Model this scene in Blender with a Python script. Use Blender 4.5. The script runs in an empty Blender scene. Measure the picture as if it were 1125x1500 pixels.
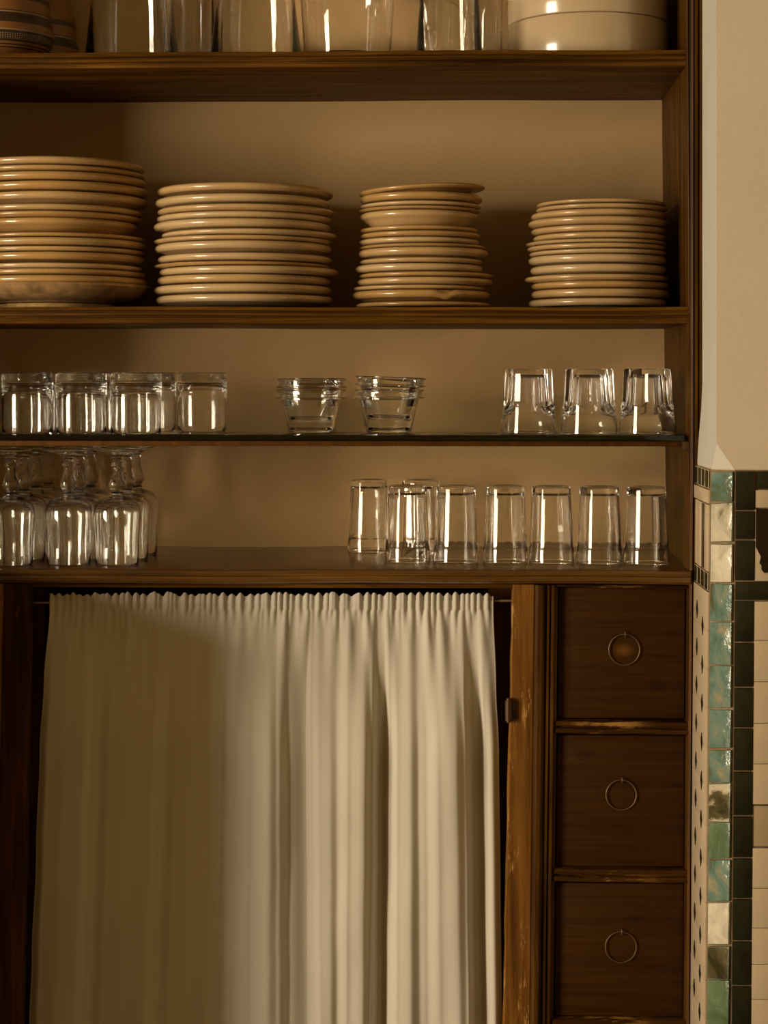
import bpy, bmesh, math, random
from mathutils import Vector, Matrix

random.seed(7)
S = bpy.context.scene
COL = S.collection
PI = math.pi

# ------------------------------------------------------------------ camera
F, HOR, VPX, CX, D, CZ = 2600.0, 545.0, 620.0, 562.5, 2.5, 1.2
YAW = math.atan((VPX - CX) / F)
cam = bpy.data.cameras.new('camera')
cam_o = bpy.data.objects.new('camera', cam)
COL.objects.link(cam_o)
cam.sensor_fit = 'AUTO'
cam.sensor_width = 36.0
cam.lens = F / 1500.0 * 36.0
cam.shift_y = -(750.0 - HOR) / 1500.0
cam_o.location = (0, -D, CZ)
cam_o.rotation_euler = (PI / 2, 0, YAW)
S.camera = cam_o

# ------------------------------------------------------------------ light
S.view_settings.view_transform = 'Standard'
S.view_settings.look = 'None'
S.view_settings.gamma = 1.0
S.view_settings.exposure = 0.0
S.cycles.max_bounces = 40
S.cycles.transmission_bounces = 40
S.cycles.glossy_bounces = 12
S.cycles.sample_clamp_indirect = 0.0
S.cycles.blur_glossy = 0.0
w = bpy.data.worlds.new('world')
S.world = w
w.use_nodes = True
w.node_tree.nodes['Background'].inputs['Color'].default_value = (1.0, 0.60, 0.15, 1)
w.node_tree.nodes['Background'].inputs['Strength'].default_value = 0.235


def area(name, loc, target, sx, sy, power, col):
    l = bpy.data.lights.new(name, 'AREA')
    l.shape = 'RECTANGLE'
    l.size, l.size_y, l.energy, l.color = sx, sy, power, col
    o = bpy.data.objects.new(name, l)
    COL.objects.link(o)
    o.location = loc
    o.rotation_euler = (Vector(target) - Vector(loc)).to_track_quat('-Z', 'Y').to_euler()
    return o


# daylight from the window at the left of the room and from a narrower opening at the right
area('window_daylight', (-3.65, -2.45, 1.22), (0.0, 0.1, 1.12), 1.15, 1.70, 195, (1.0, 0.85, 0.62))
area('doorway_daylight', (2.9, -1.9, 1.5), (0.0, 0.1, 1.15), 0.28, 1.5, 3.5, (1.0, 0.83, 0.6))


# ------------------------------------------------------------------ pixel of the survey -> place
def ray(px, py):
    a, b = (px - CX) / F, (HOR - py) / F
    c, s = math.cos(YAW), math.sin(YAW)
    return Vector((-s + a * c, c + a * s, b))


def P(px, py, Y):
    r = ray(px, py)
    t = (Y + D) / r.y
    return Vector((r.x * t, Y, CZ + r.z * t))


def X(px, Y):
    return P(px, HOR, Y).x


def Z(py, Y, px=620):
    return P(px, py, Y).z


# ------------------------------------------------------------------ materials
def mat(name):
    m = bpy.data.materials.new(name)
    m.use_nodes = True
    nt = m.node_tree
    return m, nt, nt.nodes['Principled BSDF']


def N(nt, kind, **kw):
    n = nt.nodes.new(kind)
    for k, v in kw.items():
        if k in n.inputs:
            n.inputs[k].default_value = v
        else:
            setattr(n, k, v)
    return n


def ramp(nt, fac, stops):
    r = nt.nodes.new('ShaderNodeValToRGB')
    while len(r.color_ramp.elements) < len(stops):
        r.color_ramp.elements.new(0.5)
    for e, (p, c) in zip(r.color_ramp.elements, stops):
        e.position = p
        e.color = (*c, 1)
    nt.links.new(fac, r.inputs['Fac'])
    return r


def mixc(nt, fac, a, b):
    n = nt.nodes.new('ShaderNodeMix')
    n.data_type = 'RGBA'
    nt.links.new(fac, n.inputs[0]) if not isinstance(fac, float) else setattr(n.inputs[0], 'default_value', fac)
    for sock, v in ((n.inputs[6], a), (n.inputs[7], b)):
        if isinstance(v, tuple):
            sock.default_value = (*v, 1)
        else:
            nt.links.new(v, sock)
    return n.outputs[2]


def noise(nt, scale3, detail=5, rough=0.55, scale=1.0, off=(0, 0, 0), dist=0.0):
    tc = nt.nodes.new('ShaderNodeTexCoord')
    mp = nt.nodes.new('ShaderNodeMapping')
    mp.inputs['Scale'].default_value = scale3
    mp.inputs['Location'].default_value = off
    nt.links.new(tc.outputs['Object'], mp.inputs['Vector'])
    n = N(nt, 'ShaderNodeTexNoise', Scale=scale, Detail=detail, Roughness=rough, Distortion=dist)
    nt.links.new(mp.outputs['Vector'], n.inputs['Vector'])
    return n


def bump(nt, b, height, strength, dist=0.002):
    bp = N(nt, 'ShaderNodeBump', Strength=strength, Distance=dist)
    nt.links.new(height, bp.inputs['Height'])
    nt.links.new(bp.outputs['Normal'], b.inputs['Normal'])


def wood(name, axis, dark, mid, light, rough=0.42, worn=None, worn_at=0.66, coat=0.0, spec=0.10, knots=(), mask=None):
    m, nt, b = mat(name)
    sc = [28.0, 28.0, 28.0]
    sc['xyz'.index(axis)] = 1.6
    g = noise(nt, sc, detail=8, rough=0.65, scale=1.6, dist=1.2)
    sc2 = [160.0] * 3
    sc2['xyz'.index(axis)] = 5.0
    fine = noise(nt, sc2, detail=4, scale=1.0)
    c = ramp(nt, g.outputs['Fac'], [(0.28, dark), (0.5, mid), (0.76, light)]).outputs['Color']
    fm = ramp(nt, fine.outputs['Fac'], [(0.35, (0.62, 0.6, 0.58)), (0.6, (1, 1, 1))]).outputs['Color']
    mul = nt.nodes.new('ShaderNodeMix')
    mul.data_type = 'RGBA'
    mul.blend_type = 'MULTIPLY'
    mul.inputs[0].default_value = 0.8
    nt.links.new(c, mul.inputs[6])
    nt.links.new(fm, mul.inputs[7])
    out = mul.outputs[2]
    if worn:
        sw = [55.0] * 3
        sw['xyz'.index(axis)] = 9.0
        wn = noise(nt, sw, detail=9, rough=0.75, scale=1.0, off=(3.1, 1.7, 0.4))
        f = ramp(nt, wn.outputs['Fac'], [(worn_at - 0.02, (0, 0, 0)), (worn_at + 0.05, (1, 1, 1))]).outputs['Color']
        if mask:
            gx = nt.nodes.new('ShaderNodeTexCoord')
            sx = nt.nodes.new('ShaderNodeSeparateXYZ')
            nt.links.new(gx.outputs['Object'], sx.inputs[0])
            mr = N(nt, 'ShaderNodeMapRange')
            mr.interpolation_type = 'SMOOTHSTEP'
            dx = N(nt, 'ShaderNodeMath', operation='SUBTRACT')
            nt.links.new(sx.outputs['X'], dx.inputs[0])
            dx.inputs[1].default_value = mask[0]
            ab = N(nt, 'ShaderNodeMath', operation='ABSOLUTE')
            nt.links.new(dx.outputs[0], ab.inputs[0])
            nt.links.new(ab.outputs[0], mr.inputs['Value'])
            mr.inputs['From Min'].default_value = 0.0
            mr.inputs['From Max'].default_value = mask[1]
            mr.inputs['To Min'].default_value = 1.0
            mr.inputs['To Max'].default_value = 0.0
            mm = N(nt, 'ShaderNodeMath', operation='MULTIPLY')
            nt.links.new(f, mm.inputs[0])
            nt.links.new(mr.outputs[0], mm.inputs[1])
            f = mm.outputs[0]
        out = mixc(nt, f, out, worn)
    for (kp, kr, kc) in knots:
        gt = nt.nodes.new('ShaderNodeTexCoord')
        vs = N(nt, 'ShaderNodeVectorMath', operation='SUBTRACT')
        nt.links.new(gt.outputs['Object'], vs.inputs[0])
        vs.inputs[1].default_value = kp
        ds = N(nt, 'ShaderNodeVectorMath', operation='MULTIPLY')
        nt.links.new(vs.outputs[0], ds.inputs[0])
        ds.inputs[1].default_value = (0.62, 0.0, 1.0)
        ln = N(nt, 'ShaderNodeVectorMath', operation='LENGTH')
        nt.links.new(ds.outputs[0], ln.inputs[0])
        ad = N(nt, 'ShaderNodeMath', operation='MULTIPLY_ADD')
        nt.links.new(fine.outputs['Fac'], ad.inputs[0])
        ad.inputs[1].default_value = kr * 0.9
        nt.links.new(ln.outputs['Value'], ad.inputs[2])
        kr_ = ramp(nt, ad.outputs[0], [(kr * 0.6, (0.85, 0.85, 0.85)), (kr * 1.7, (0, 0, 0))])
        out = mixc(nt, kr_.outputs['Color'], out, kc)
    nt.links.new(out, b.inputs['Base Color'])
    b.inputs['Roughness'].default_value = rough
    b.inputs['Specular IOR Level'].default_value = spec
    b.inputs['Coat Weight'].default_value = coat
    b.inputs['Coat Roughness'].default_value = 0.22
    bump(nt, b, fine.outputs['Fac'], 0.35, 0.001)
    return m


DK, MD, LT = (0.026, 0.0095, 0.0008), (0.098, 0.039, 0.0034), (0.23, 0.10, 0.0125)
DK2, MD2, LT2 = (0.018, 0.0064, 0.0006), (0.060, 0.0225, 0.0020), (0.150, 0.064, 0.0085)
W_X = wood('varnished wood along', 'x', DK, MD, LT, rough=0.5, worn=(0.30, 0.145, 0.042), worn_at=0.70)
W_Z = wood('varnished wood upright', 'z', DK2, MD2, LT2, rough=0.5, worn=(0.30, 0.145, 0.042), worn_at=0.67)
W_RAIL = wood('rubbed rail wood', 'x', (0.016, 0.0055, 0.0005), (0.045, 0.0165, 0.0014), (0.11, 0.046, 0.006), rough=0.5, worn=(0.36, 0.18, 0.045), worn_at=0.56, mask=(X(890, 0), 0.085))
W_DARK = wood('dark inner wood', 'z', (0.05, 0.018, 0.0018), (0.085, 0.031, 0.003), (0.12, 0.045, 0.005), rough=0.7, coat=0.0)
W_DRAWER = wood('drawer wood', 'x', (0.033, 0.011, 0.0004), (0.043, 0.0150, 0.0006), (0.053, 0.0188, 0.0010), rough=0.55, spec=0.12,
                knots=((P(914, 953, 0), 0.0085, (0.15, 0.062, 0.010)), (P(963, 1007, 0), 0.007, (0.02, 0.007, 0.001)), (P(858, 1106, 0), 0.009, (0.022, 0.007, 0.001)),
                       (P(930, 1345, 0), 0.006, (0.02, 0.007, 0.001)), (P(925, 1150, 0), 0.015, (0.030, 0.0105, 0.0014)), (P(990, 1150, 0), 0.004, (0.02, 0.007, 0.001))))
W_COUNTER = wood('counter wood', 'x', (0.058, 0.023, 0.004), (0.118, 0.050, 0.0095), (0.20, 0.09, 0.02), rough=0.24, coat=0.5, spec=0.5)
W_PLANK = wood('worn stile wood', 'z', (0.09, 0.034, 0.0055), (0.20, 0.083, 0.0135), (0.29, 0.13, 0.025), rough=0.55, worn=(0.46, 0.25, 0.075), worn_at=0.57)


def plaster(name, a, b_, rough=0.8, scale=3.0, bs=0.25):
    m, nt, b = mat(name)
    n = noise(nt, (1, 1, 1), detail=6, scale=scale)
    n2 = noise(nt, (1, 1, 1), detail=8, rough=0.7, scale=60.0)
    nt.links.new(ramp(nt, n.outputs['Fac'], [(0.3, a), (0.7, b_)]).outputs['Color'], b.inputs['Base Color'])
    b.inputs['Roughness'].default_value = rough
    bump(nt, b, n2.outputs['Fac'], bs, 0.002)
    return m


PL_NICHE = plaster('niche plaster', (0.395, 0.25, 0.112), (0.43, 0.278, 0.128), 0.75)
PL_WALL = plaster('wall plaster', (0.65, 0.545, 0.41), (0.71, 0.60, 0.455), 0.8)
PL_WHITE = plaster('whitewash', (0.51, 0.475, 0.405), (0.56, 0.52, 0.45), 0.7, scale=9)
FLOOR_M = plaster('floor tile', (0.12, 0.07, 0.035), (0.15, 0.09, 0.045), 0.5)


def simple(name, col, rough, metallic=0.0, var=0.12, scale=12.0, coat=0.0, bs=0.0):
    m, nt, b = mat(name)
    n = noise(nt, (1, 1, 1), detail=5, scale=scale)
    lo = tuple(c * (1 - var) for c in col)
    hi = tuple(min(1, c * (1 + var)) for c in col)
    nt.links.new(ramp(nt, n.outputs['Fac'], [(0.3, lo), (0.7, hi)]).outputs['Color'], b.inputs['Base Color'])
    b.inputs['Roughness'].default_value = rough
    b.inputs['Metallic'].default_value = metallic
    b.inputs['Coat Weight'].default_value = coat
    b.inputs['Coat Roughness'].default_value = 0.09
    if bs:
        bump(nt, b, n.outputs['Fac'], bs, 0.002)
    return m


PLATE_A = simple('cream glaze', (0.46, 0.295, 0.13), 0.30, var=0.10, scale=18, coat=0.6)
PLATE_B = simple('pale cream glaze', (0.50, 0.345, 0.175), 0.30, var=0.09, scale=14, coat=0.6)
PLATE_C = simple('honey glaze', (0.42, 0.245, 0.085), 0.30, var=0.12, scale=16, coat=0.6)
CHIP_M = simple('bare clay', (0.11, 0.065, 0.03), 0.9)
WHITE_CER = simple('white ceramic glaze', (0.50, 0.375, 0.23), 0.2, var=0.04, coat=0.6)
BASIN_M = simple('brown glazed clay', (0.30, 0.175, 0.075), 0.4, var=0.5, scale=40, coat=0.4, bs=0.2)
BASIN_FOOT = simple('worn pale clay', (0.46, 0.28, 0.09), 0.6, var=0.25, scale=60)
IRON = simple('tarnished iron ring', (0.20, 0.145, 0.085), 0.42, metallic=0.8, var=0.2)
HINGE_M = simple('rusty iron', (0.075, 0.035, 0.012), 0.5, metallic=0.5, var=0.3, scale=50)
RODM = simple('rod metal', (0.36, 0.25, 0.14), 0.4, metallic=0.7)


def glass(name, tint=(1, 1, 1), ior=1.47):
    m, nt, b = mat(name)
    b.inputs['Base Color'].default_value = (*tint, 1)
    b.inputs['Roughness'].default_value = 0.0
    b.inputs['IOR'].default_value = ior
    b.inputs['Transmission Weight'].default_value = 1.0
    return m


GLASS = glass('clear glass', (0.985, 0.985, 0.975))
GLASS_SHELF = glass('greenish plate glass', (0.96, 0.97, 0.95))
_nt = GLASS_SHELF.node_tree
_va = N(_nt, 'ShaderNodeVolumeAbsorption', Color=(0.35, 0.42, 0.28, 1), Density=14.0)
_nt.links.new(_va.outputs[0], _nt.nodes['Material Output'].inputs['Volume'])


def linen():
    m, nt, b = mat('undyed linen')
    n = noise(nt, (1, 1, 1), detail=6, scale=5)
    tx = noise(nt, (900, 900, 220), detail=2)
    nt.links.new(ramp(nt, n.outputs['Fac'], [(0.3, (0.525, 0.475, 0.405)), (0.7, (0.575, 0.525, 0.45))]).outputs['Color'], b.inputs['Base Color'])
    b.inputs['Roughness'].default_value = 0.9
    b.inputs['Sheen Weight'].default_value = 0.15
    bump(nt, b, tx.outputs['Fac'], 0.12, 0.0006)
    return m


LINEN = linen()


def glaze(name, stops, rough=0.18, scale=26.0, bs=0.5, off=(0, 0, 0), stretch=(1, 1, 0.7)):
    m, nt, b = mat(name)
    n = noise(nt, stretch, detail=7, rough=0.62, scale=scale, off=off, dist=0.8)
    nt.links.new(ramp(nt, n.outputs['Fac'], stops).outputs['Color'], b.inputs['Base Color'])
    b.inputs['Roughness'].default_value = rough
    n2 = noise(nt, (1, 1, 1), detail=4, scale=45)
    bump(nt, b, n2.outputs['Fac'], bs, 0.003)
    return m


T_TEAL = glaze('teal glaze', [(0.30, (0.09, 0.06, 0.02)), (0.40, (0.10, 0.12, 0.065)), (0.48, (0.105, 0.18, 0.145)), (0.56, (0.155, 0.22, 0.17)), (0.64, (0.26, 0.24, 0.15)), (0.74, (0.40, 0.31, 0.18))], bs=0.9)
T_WORN = glaze('worn white glaze', [(0.28, (0.10, 0.09, 0.045)), (0.38, (0.42, 0.38, 0.27)), (0.55, (0.66, 0.58, 0.45)), (0.8, (0.70, 0.63, 0.50))], off=(2, 5, 1))
T_GREEN = glaze('green glaze', [(0.3, (0.055, 0.085, 0.035)), (0.5, (0.095, 0.14, 0.065)), (0.65, (0.15, 0.20, 0.115))], off=(1, 0, 4))
T_MIX = glaze('half bare glaze', [(0.40, (0.035, 0.030, 0.010)), (0.50, (0.10, 0.085, 0.035)), (0.56, (0.52, 0.44, 0.31)), (0.8, (0.45, 0.44, 0.33))], scale=18, off=(6, 2, 3))
T_DARK = glaze('blackish green glaze', [(0.3, (0.0085, 0.0095, 0.004)), (0.7, (0.022, 0.024, 0.010))], rough=0.3, bs=0.25)
T_BROWN = glaze('dark brown glaze', [(0.3, (0.010, 0.005, 0.002)), (0.7, (0.020, 0.009, 0.004))], rough=0.3, bs=0.2)
T_CREAM = glaze('cream glaze tile', [(0.3, (0.50, 0.385, 0.255)), (0.7, (0.57, 0.445, 0.30))], rough=0.32, bs=0.12, scale=8)
T_TAN = glaze('tan glaze tile', [(0.3, (0.35, 0.255, 0.145)), (0.7, (0.41, 0.30, 0.175))], rough=0.32, bs=0.12, scale=8)
GROUT = plaster('tile grout', (0.16, 0.095, 0.042), (0.30, 0.20, 0.11), 0.9, scale=40)


def banded(name):
    """fired clay with dark painted bands and a dotted band, by height on the pot"""
    m, nt, b = mat(name)
    tc = nt.nodes.new('ShaderNodeTexCoord')
    sep = nt.nodes.new('ShaderNodeSeparateXYZ')
    nt.links.new(tc.outputs['Object'], sep.inputs[0])
    sc = N(nt, 'ShaderNodeMath', operation='DIVIDE')
    nt.links.new(sep.outputs['Z'], sc.inputs[0])
    sc.inputs[1].default_value = 0.10
    clay, blk, ln = (0.20, 0.085, 0.02), (0.03, 0.016, 0.008), (0.26, 0.17, 0.085)
    st = [(0.0, clay), (0.115, blk), (0.13, clay), (0.155, blk), (0.17, clay), (0.20, blk), (0.34, blk), (0.355, ln), (0.375, clay),
          (0.47, blk), (0.485, blk), (0.60, blk), (0.62, ln), (0.64, blk), (0.655, clay), (0.82, blk), (0.90, clay)]
    r = ramp(nt, sc.outputs[0], st)
    r.color_ramp.interpolation = 'CONSTANT'
    # dots painted around the lower band
    at = N(nt, 'ShaderNodeMath', operation='ARCTAN2')
    nt.links.new(sep.outputs['Y'], at.inputs[0])
    nt.links.new(sep.outputs['X'], at.inputs[1])
    cb = nt.nodes.new('ShaderNodeCombineXYZ')
    ax = N(nt, 'ShaderNodeMath', operation='MULTIPLY')
    nt.links.new(at.outputs[0], ax.inputs[0])
    ax.inputs[1].default_value = 22.0
    az = N(nt, 'ShaderNodeMath', operation='MULTIPLY')
    nt.links.new(sc.outputs[0], az.inputs[0])
    az.inputs[1].default_value = 42.0
    nt.links.new(ax.outputs[0], cb.inputs[0])
    nt.links.new(az.outputs[0], cb.inputs[1])
    ch = N(nt, 'ShaderNodeTexVoronoi', Scale=1.0, Randomness=0.0)
    nt.links.new(cb.outputs[0], ch.inputs['Vector'])
    lt = N(nt, 'ShaderNodeMath', operation='LESS_THAN')
    nt.links.new(ch.outputs['Distance'], lt.inputs[0])
    lt.inputs[1].default_value = 0.30
    g1 = N(nt, 'ShaderNodeMath', operation='GREATER_THAN')
    nt.links.new(sc.outputs[0], g1.inputs[0])
    g1.inputs[1].default_value = 0.2355
    g2 = N(nt, 'ShaderNodeMath', operation='LESS_THAN')
    nt.links.new(sc.outputs[0], g2.inputs[0])
    g2.inputs[1].default_value = 0.325
    m1 = N(nt, 'ShaderNodeMath', operation='MULTIPLY')
    nt.links.new(g1.outputs[0], m1.inputs[0])
    nt.links.new(g2.outputs[0], m1.inputs[1])
    m2 = N(nt, 'ShaderNodeMath', operation='MULTIPLY')
    nt.links.new(m1.outputs[0], m2.inputs[0])
    nt.links.new(lt.outputs[0], m2.inputs[1])
    nt.links.new(mixc(nt, m2.outputs[0], r.outputs['Color'], ln), b.inputs['Base Color'])
    b.inputs['Roughness'].default_value = 0.4
    return m


POT_M = banded('painted terracotta')


# ------------------------------------------------------------------ mesh helpers
def link(name, me, parent=None, loc=None):
    o = bpy.data.objects.new(name, me)
    COL.objects.link(o)
    if loc is not None:
        o.location = loc
    if parent is not None:
        o.parent = parent
        if parent.type == 'EMPTY' and loc is None:
            o.matrix_parent_inverse = parent.matrix_basis.inverted()
    return o


def finish(name, bm, mats, parent=None, loc=None, smooth=35):
    bmesh.ops.recalc_face_normals(bm, faces=bm.faces)
    me = bpy.data.meshes.new(name)
    bm.to_mesh(me)
    bm.free()
    for m in (mats if isinstance(mats, (list, tuple)) else [mats]):
        me.materials.append(m)
    if smooth:
        me.shade_smooth()
        me.set_sharp_from_angle(angle=math.radians(smooth))
    return link(name, me, parent, loc)


def tag(o, label, cat, group=None):
    o['label'], o['category'] = label, cat
    if group:
        o['group'] = group
    return o


def thing(name, label, cat, loc=(0, 0, 0), group=None):
    o = bpy.data.objects.new(name, None)
    COL.objects.link(o)
    o.location = loc
    o.empty_display_size = 0.05
    return tag(o, label, cat, group)


def struct(o):
    o['kind'] = 'structure'
    return o


def hexa(bm, c, mi=0, bevel=0.0):
    """box from 8 corners: four of the bottom then four of the top, same order"""
    v = [bm.verts.new(p) for p in c]
    fs = [bm.faces.new([v[i] for i in q]) for q in
          ((3, 2, 1, 0), (4, 5, 6, 7), (0, 1, 5, 4), (1, 2, 6, 5), (2, 3, 7, 6), (3, 0, 4, 7))]
    for f in fs:
        f.material_index = mi
    if bevel:
        es = list({e for f in fs for e in f.edges})
        bmesh.ops.bevel(bm, geom=es, offset=bevel, segments=2, profile=0.5, affect='EDGES')


def box(bm, x0, x1, y0, y1, z0, z1, mi=0, bevel=0.0):
    hexa(bm, [(x0, y0, z0), (x1, y0, z0), (x1, y1, z0), (x0, y1, z0),
              (x0, y0, z1), (x1, y0, z1), (x1, y1, z1), (x0, y1, z1)], mi, bevel)


def loft(bm, rows, closed=True, caps=True, mi=0):
    """rows of equal point lists joined into a tube"""
    vs = [[bm.verts.new(p) for p in r] for r in rows]
    n = len(rows[0])
    for a, b in zip(vs, vs[1:]):
        for i in range(n if closed else n - 1):
            f = bm.faces.new((a[i], a[(i + 1) % n], b[(i + 1) % n], b[i]))
            f.material_index = mi
    if caps and closed:
        for r in (vs[0], vs[-1]):
            f = bm.faces.new(r)
            f.material_index = mi


def lathe(bm, prof, seg=64, mi=0, mod=None):
    """surface of revolution of a closed (r, z) outline that starts and ends on the axis"""
    rings = []
    for r, z in prof:
        if r < 1e-6:
            rings.append([bm.verts.new((0, 0, z))])
        else:
            ring = []
            for k in range(seg):
                a = 2 * PI * k / seg
                rr = r * (mod(a, r, z) if mod else 1.0)
                ring.append(bm.verts.new((rr * math.cos(a), rr * math.sin(a), z)))
            rings.append(ring)
    for A, B in zip(rings, rings[1:]):
        for k in range(seg):
            k2 = (k + 1) % seg
            if len(A) == 1 and len(B) == 1:
                continue
            if len(A) == 1:
                f = bm.faces.new((A[0], B[k], B[k2]))
            elif len(B) == 1:
                f = bm.faces.new((A[k], A[k2], B[0]))
            else:
                f = bm.faces.new((A[k], A[k2], B[k2], B[k]))
            f.material_index = mi


def spline(pts, n):
    """Catmull-Rom through pts, n steps per span"""
    out = []
    p = [pts[0]] + list(pts) + [pts[-1]]
    for i in range(1, len(p) - 2):
        for k in range(n):
            t = k / n
            q = []
            for d in range(len(pts[0])):
                a, b, c, e = p[i - 1][d], p[i][d], p[i + 1][d], p[i + 2][d]
                q.append(0.5 * (2 * b + (c - a) * t + (2 * a - 5 * b + 4 * c - e) * t * t + (3 * b - a - 3 * c + e) * t ** 3))
            out.append(tuple(q))
    out.append(tuple(pts[-1]))
    return out


def tube(bm, pts, r, seg=10, closed=False, mi=0):
    pts = [Vector(p) for p in pts]
    n = len(pts)
    rows = []
    for i, p in enumerate(pts):
        a = pts[(i - 1) % n] if closed or i > 0 else p
        b = pts[(i + 1) % n] if closed or i < n - 1 else p
        t = (b - a).normalized()
        u = t.cross(Vector((0, 1, 0.01)))
        if u.length < 1e-3:
            u = t.cross(Vector((1, 0, 0)))
        u.normalize()
        v = t.cross(u)
        rows.append([p + (u * math.cos(2 * PI * k / seg) + v * math.sin(2 * PI * k / seg)) * r for k in range(seg)])
    if closed:
        rows.append(rows[0])
        vs = [[bm.verts.new(q) for q in rr] for rr in rows[:-1]]
        for i in range(n):
            A, B = vs[i], vs[(i + 1) % n]
            for k in range(seg):
                bm.faces.new((A[k], A[(k + 1) % seg], B[(k + 1) % seg], B[k])).material_index = mi
    else:
        loft(bm, rows, mi=mi)


# ------------------------------------------------------------------ setting
YB = 0.315                       # back wall of the niche
XL = X(-290, 0)                  # left side of the niche
TOP = 2.30

bm = bmesh.new()
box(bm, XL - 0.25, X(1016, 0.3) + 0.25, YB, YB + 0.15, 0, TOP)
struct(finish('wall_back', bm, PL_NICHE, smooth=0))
bm = bmesh.new()
box(bm, -4.0, 3.0, -4.5, 0.6, -0.1, 0)
struct(finish('floor', bm, FLOOR_M, smooth=0))
bm = bmesh.new()
box(bm, XL - 1.2, XL, -0.145, YB, 0, TOP, bevel=0.004)
box(bm, XL - 1.2, X(-68, -0.2), -0.275, -0.02, 0, 0.93, bevel=0.006)  # unseen low block, added to throw shade on the curtain's left part
struct(finish('wall_left_and_shade_block', bm, PL_WALL))

# right wall: its return beside the cabinet is whitewashed, its corner is sharp above and chamfered below
YF, YT = -0.145, -0.158
xu = X(1027.5, 0)                        # return face above
xc = X(1050, YF)
zt = Z(688, YT, 1060)                    # top of the tiles
za = Z(650, YF, 1050)                    # where the chamfer stop starts
xr = 1.9
xl_t = X(1020, 0)                        # tiled return, far edge
pL = P(1042, 688, -0.130)
pR = P(1076.5, 688, YT)
zb = zt - 0.001
bm = bmesh.new()
rows = []
for py_ in (-400, 560, 600, 628, 650, 664, 678, 688):
    z = zb if py_ == 688 else (TOP if py_ < 0 else Z(py_, YF, 1050))
    t = min(1, max(0, (py_ - 560) / 128.0))
    t = t * t * (3 - 2 * t)
    c = min(1, max(0, (py_ - 650) / 38.0))
    xb_ = xu + (xl_t - xu) * t
    A = Vector((xc, YF, z))
    fl_ = A.lerp(Vector((pL.x, pL.y, z)), c)
    fr_ = A.lerp(Vector((pR.x, YT, z)), c) + Vector((0.0002, 0, 0))
    yf_ = YF + (YT - YF) * c
    rows.append([tuple(fl_), tuple(fr_), (xr, yf_, z), (xr, YB, z), (xb_ + 0.012, YB, z), (xb_, 0.0, z)])
loft(bm, rows)
bm.faces.ensure_lookup_table()
for f in bm.faces:
    n = f.calc_center_median()
    if n.y < 0.02 and n.x < pR.x:
        f.material_index = 1
struct(finish('wall_right', bm, [PL_WALL, PL_WHITE], smooth=20))

LEAN = 0.0075                            # the tiled corner is out of plumb


def lean(py):
    return -(py - 690) * LEAN


def tile(bm, quad, thick_dir, th, mi, shrink=0.985, bev=0.0008):
    """a slightly pillowed tile: quad of 4 points, pushed out along thick_dir"""
    c = sum((Vector(q) for q in quad), Vector()) / 4
    base = [Vector(q) for q in quad]
    top = [c + (Vector(q) - c) * shrink + Vector(thick_dir) * th for q in quad]
    hexa(bm, base + top, mi, bevel=bev)


# bed of the tiles (chamfered), one solid
bm = bmesh.new()
rows = []
for py in (688, 1780):
    l = lean(py) * 0.00093
    zz = Z(py, YT, 1060)
    rows.append([(pL.x + l, pL.y, zz), (pR.x + l, YT, zz), (xr, YT, zz), (xr, YF + 0.05, zz), (xl_t + 0.05 + l, 0, zz), (xl_t + l, 0, zz)])
loft(bm, rows)
struct(finish('trim_1', bm, GROUT, smooth=0))

# chamfer strip of hand-cut glazed tiles
bm = bmesh.new()
ys = [690, 735.5, 795, 854.5, 910, 973.5, 1038, 1097, 1145.5, 1204, 1258, 1320, 1384, 1434, 1502]
kinds = [0, 1, 1, 0, 0, 0, 0, 0, 3, 2, 0, 1, 3, 2]
chn = Vector((-0.7, -0.7, 0))
rt = random.Random(3)
for i, k in enumerate(kinds):
    ya, yb = ys[i] + 0.9, ys[i + 1] - 0.9
    q = []
    for (px, Y, py) in ((1043.5, pL.y, yb + rt.uniform(-1, 1)), (1075.2, YT, yb + rt.uniform(-1, 2)), (1075.6, YT, ya + rt.uniform(-1, 1)), (1043.8, pL.y, ya + rt.uniform(-1, 1))):
        q.append(P(px + lean(py), py, Y))
    tile(bm, q, chn, 0.004, k)
struct(finish('trim_2', bm, [T_TEAL, T_WORN, T_GREEN, T_MIX]))

# wall face of the tiles: dark column, dark bands, cream field with a cut dark star
bm = bmesh.new()


def ft(x0, x1, y0, y1, mi, th=0.004):
    q = [P(px + lean(py), py, YT) for px, py in ((x0, y1), (x1, y1), (x1, y0), (x0, y0))]
    tile(bm, q, (0, -1, 0), th, mi, 0.999 if mi == 2 else 0.985, 0.0003 if mi == 2 else 0.0008)


col = [689, 748, 790.5, 851, 879, 940.5, 1006.5, 1066, 1129, 1194.5, 1256, 1315.5, 1377.5, 1443, 1505]
for a, b in zip(col, col[1:]):
    if a == 851:
        continue
    ft(1077.6, 1104.8, a + 0.9, b - 0.9, 0)
ft(1078, 1150, 852, 878.5, 0)
ft(1152, 1215, 852, 878.5, 0)
ft(1108, 1150, 690, 716, 0)
ft(1106.5, 1150, 717.5, 743.5, 2)
for a, b in ((881, 937), (938, 997.5), (998.5, 1058), (1059, 1117.5), (1118.5, 1177), (1241.5, 1299.5), (1300.5, 1357.5), (1358.5, 1410.5), (1411.5, 1462), (1463, 1515)):
    ft(1105.8, 1163.5, a - 0.4, b + 0.4, 2)
    ft(1164, 1222, a + 12, b + 12, 2)
ft(1105.8, 1163, 1178.5, 1240, 3)
ft(1106, 1150, 745, 851, 2, 0.0025)
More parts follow.
